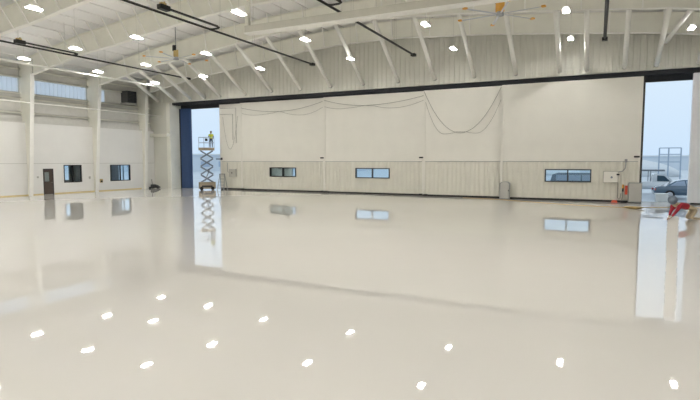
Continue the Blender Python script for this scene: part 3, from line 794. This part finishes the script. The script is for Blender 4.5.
for s in (-1, 1):
    for q in ([(-1.45, 1.0), (-.98, 1.31), (-.5, 1.37), (-.42, 1.0)], [(-.34, 1.0), (-.42, 1.37), (.12, 1.36), (.5, 1.25), (.92, 1.0)]):
        mb = MB(); vs = [mb.bm.verts.new((x, s*(.815-.16*(z-.95)/.5), z)) for x, z in q]; mb.bm.faces.new(vs)
        r_ = bmesh.ops.extrude_face_region(mb.bm, geom=mb.bm.faces[:]); bmesh.ops.translate(mb.bm, verts=[v for v in r_['geom'] if isinstance(v, bmesh.types.BMVert)], vec=(0, -s*.02, 0))
        mb.build('side_window', 'rail', t)
MB().box(-2.40, -2.30, -.8, -.5, .62, .78, .02).box(-2.40, -2.30, .5, .8, .62, .78, .02).build('tail_lamp', 'tail', t)
MB().box(2.26, 2.34, -.8, -.5, .58, .70, .02).box(2.26, 2.34, .5, .8, .58, .70, .02).build('headlamp', 'chrome', t)
wheels(t, (-1.45, 1.42), -.80, .80, .33)
# white pickup
t = empty('pickup_truck', (4.25, 51.0, -.03), 'white pickup truck with a ladder rack parked behind the dark sedan', 'truck', rz=math.radians(2))
mb = MB(); mb.prism([(-2.7, .45), (-2.75, 1.08), (.2, 1.1), (1.55, 1.1), (2.55, 1.02), (2.75, .8), (2.75, .45)], 'y', -.95, .95)
bmesh.ops.bevel(mb.bm, geom=[e for e in mb.bm.edges if abs(e.verts[0].co.y-e.verts[1].co.y) < .01], offset=.06, segments=2, affect='EDGES'); mb.build('truck_body', 'carwhite', t, True)
mb = MB(); mb.prism([(-.05, 1.08), (.02, 1.70), (.2, 1.78), (.85, 1.76), (1.05, 1.64), (1.6, 1.08)], 'y', -.86, .86); mb.build('cabin', 'carwhite', t)
for s in (-1, 1):
    for q in ([(.33, 1.14), (.33, 1.64), (.85, 1.60), (1.3, 1.14)],):
        mb = MB(); mb.prism(q, 'y', s*.845, s*.875); mb.build('side_window', 'carglass', t)
for x in (-2.6, -1.2, -.15):
    for s in (-.8, .8): MB().tube((x, s, 1.05), (x, s, 2.02), .03, seg=8).build('rack_post', 'liftarm', t)
MB().tube((-2.7, -.8, 2.02), (.9, -.8, 2.02), .035, seg=8).tube((-2.7, .8, 2.02), (.9, .8, 2.02), .035, seg=8).tube((-2.6, -.8, 2.02), (-2.6, .8, 2.02), .03, seg=8)\
    .tube((-.15, -.8, 2.02), (-.15, .8, 2.02), .03, seg=8).box(-2.5, .9, -.6, -.3, 2.05, 2.12).build('ladder_rack', 'liftarm', t)
MB().box(2.72, 2.8, -.8, .8, .5, .64, .01).box(-2.8, -2.72, -.85, .85, .45, .58, .01).build('bumper', 'grey', t)
wheels(t, (-1.75, 1.8), -.86, .86, .40)

t = empty('lattice_frame', (10.3, 94.4, 0), 'pale tall metal lattice frame far outside the right doorway', 'metal frame', rz=math.radians(8))
mb = MB()
for x in (-1.5, -.2, 1.5):
    mb.tube((x, 0, -.03), (x, 0, 4.9), .10, seg=8)
mb.build('upright', 'paleframe', t)
mb = MB()
for z in (2.7, 3.9, 4.9): mb.bar((-1.5, 0, z), (1.5, 0, z), .12, .14)
mb.build('crossbar', 'paleframe', t)
# curved white shelter
t = empty('fabric_shelter', (1.0, 118, 0), 'white round-roofed fabric shelter far outside the right doorway', 'shelter')
mb = MB(); mb.prism([(13*math.cos(a), 3.6*math.sin(a)) for a in [i*PI/16 for i in range(17)]], 'y', -8, 8); mb.build('shelter_roof', 'fabric', t, True)
MB().box(-4, 4, -8.15, -8.0, 0, 2.6).build('shelter_door', 'farbld', t)
# distant buildings
t = empty('terminal_building', (-96, 128, 0), 'long pale low building far beyond the left doorway', 'building', rz=math.radians(40))
MB().box(-38, 38, -6, 6, -.03, 4.6).build('building_wall', 'farbld', t)
MB().box(-38.5, 38.5, -6.5, 6.5, 4.6, 5.0).build('building_roof', 'fabric', t)
for k in range(14): MB().box(-35+k*5, -32.5+k*5, -6.1, -6, 1.2, 2.8).build('building_window', 'rail', t)
t = empty('storage_building', (34, 205, 0), 'wide pale building on the horizon outside the right doorway', 'building')
MB().box(-45, 45, -6, 6, -.03, 4.4).build('building_wall', 'farbld', t)
MB().box(-45.5, 45.5, -6.5, 6.5, 4.4, 4.8).build('building_roof', 'fabric', t)
t = empty('parked_van', (-1.1, 47.2, -.03), 'dark van seen through the window of the rightmost full leaf', 'van')
mb = MB(); mb.prism([(-2.4, .4), (-2.45, 1.2), (-2.3, 1.72), (-1.9, 1.86), (.6, 1.86), (1.0, 1.75), (1.6, 1.2), (2.4, 1.05), (2.5, .4)], 'y', -.95, .95)
bmesh.ops.bevel(mb.bm, geom=[e for e in mb.bm.edges if abs(e.verts[0].co.y-e.verts[1].co.y) < .01], offset=.06, segments=2, affect='EDGES'); mb.build('van_body', 'cardark', t, True)
for a, b_ in ((-2.0, -1.1), (-1.0, -.1), (0, .95)): MB().box(a, b_, -.97, -.94, 1.22, 1.68, .01).box(a, b_, .94, .97, 1.22, 1.68, .01).build('side_window', 'rail', t)
wheels(t, (-1.6, 1.65), -.86, .86, .36)
t = empty('storage_bin', (4.15, 41.6, -.03), 'white plastic bin on the ground just outside the right doorway', 'bin')
MB().box(-.40, .38, -.3, .3, 0, .52, .05).build('bin_body', 'whitebox', t)
MB().box(-.43, .41, -.33, .33, .5, .58, .03).build('bin_lid', 'whitebox', t)

# ------------------------------------------------------------------ sky
w = bpy.data.worlds.new('overcast'); S.world = w; w.use_nodes = True
nt = w.node_tree; bg = nt.nodes['Background']
tc = nt.nodes.new('ShaderNodeTexCoord'); sp = nt.nodes.new('ShaderNodeSeparateXYZ'); rp = nt.nodes.new('ShaderNodeValToRGB')
nt.links.new(tc.outputs['Generated'], sp.inputs[0]); nt.links.new(sp.outputs['Z'], rp.inputs['Fac']); nt.links.new(rp.outputs['Color'], bg.inputs['Color'])
rp.color_ramp.elements[0].position = 0; rp.color_ramp.elements[0].color = (.62, .79, .98, 1)
rp.color_ramp.elements[1].position = .25; rp.color_ramp.elements[1].color = (.76, .89, 1, 1)
bg.inputs['Strength'].default_value = 1.0

# ------------------------------------------------------------------ camera
cam = bpy.data.cameras.new('camera'); co = bpy.data.objects.new('camera', cam); C.objects.link(co)
co.location = (0, 0, 2.8)
co.rotation_euler = (math.radians(90-4.37), 0, math.radians(25.963))
cam.sensor_width = 36; cam.lens = 506.53/700*36; cam.clip_end = 900
S.camera = co
vs = S.view_settings
vs.view_transform = 'Standard'; vs.look = 'None'; vs.gamma = 1; vs.exposure = 0.0; vs.use_curve_mapping = False
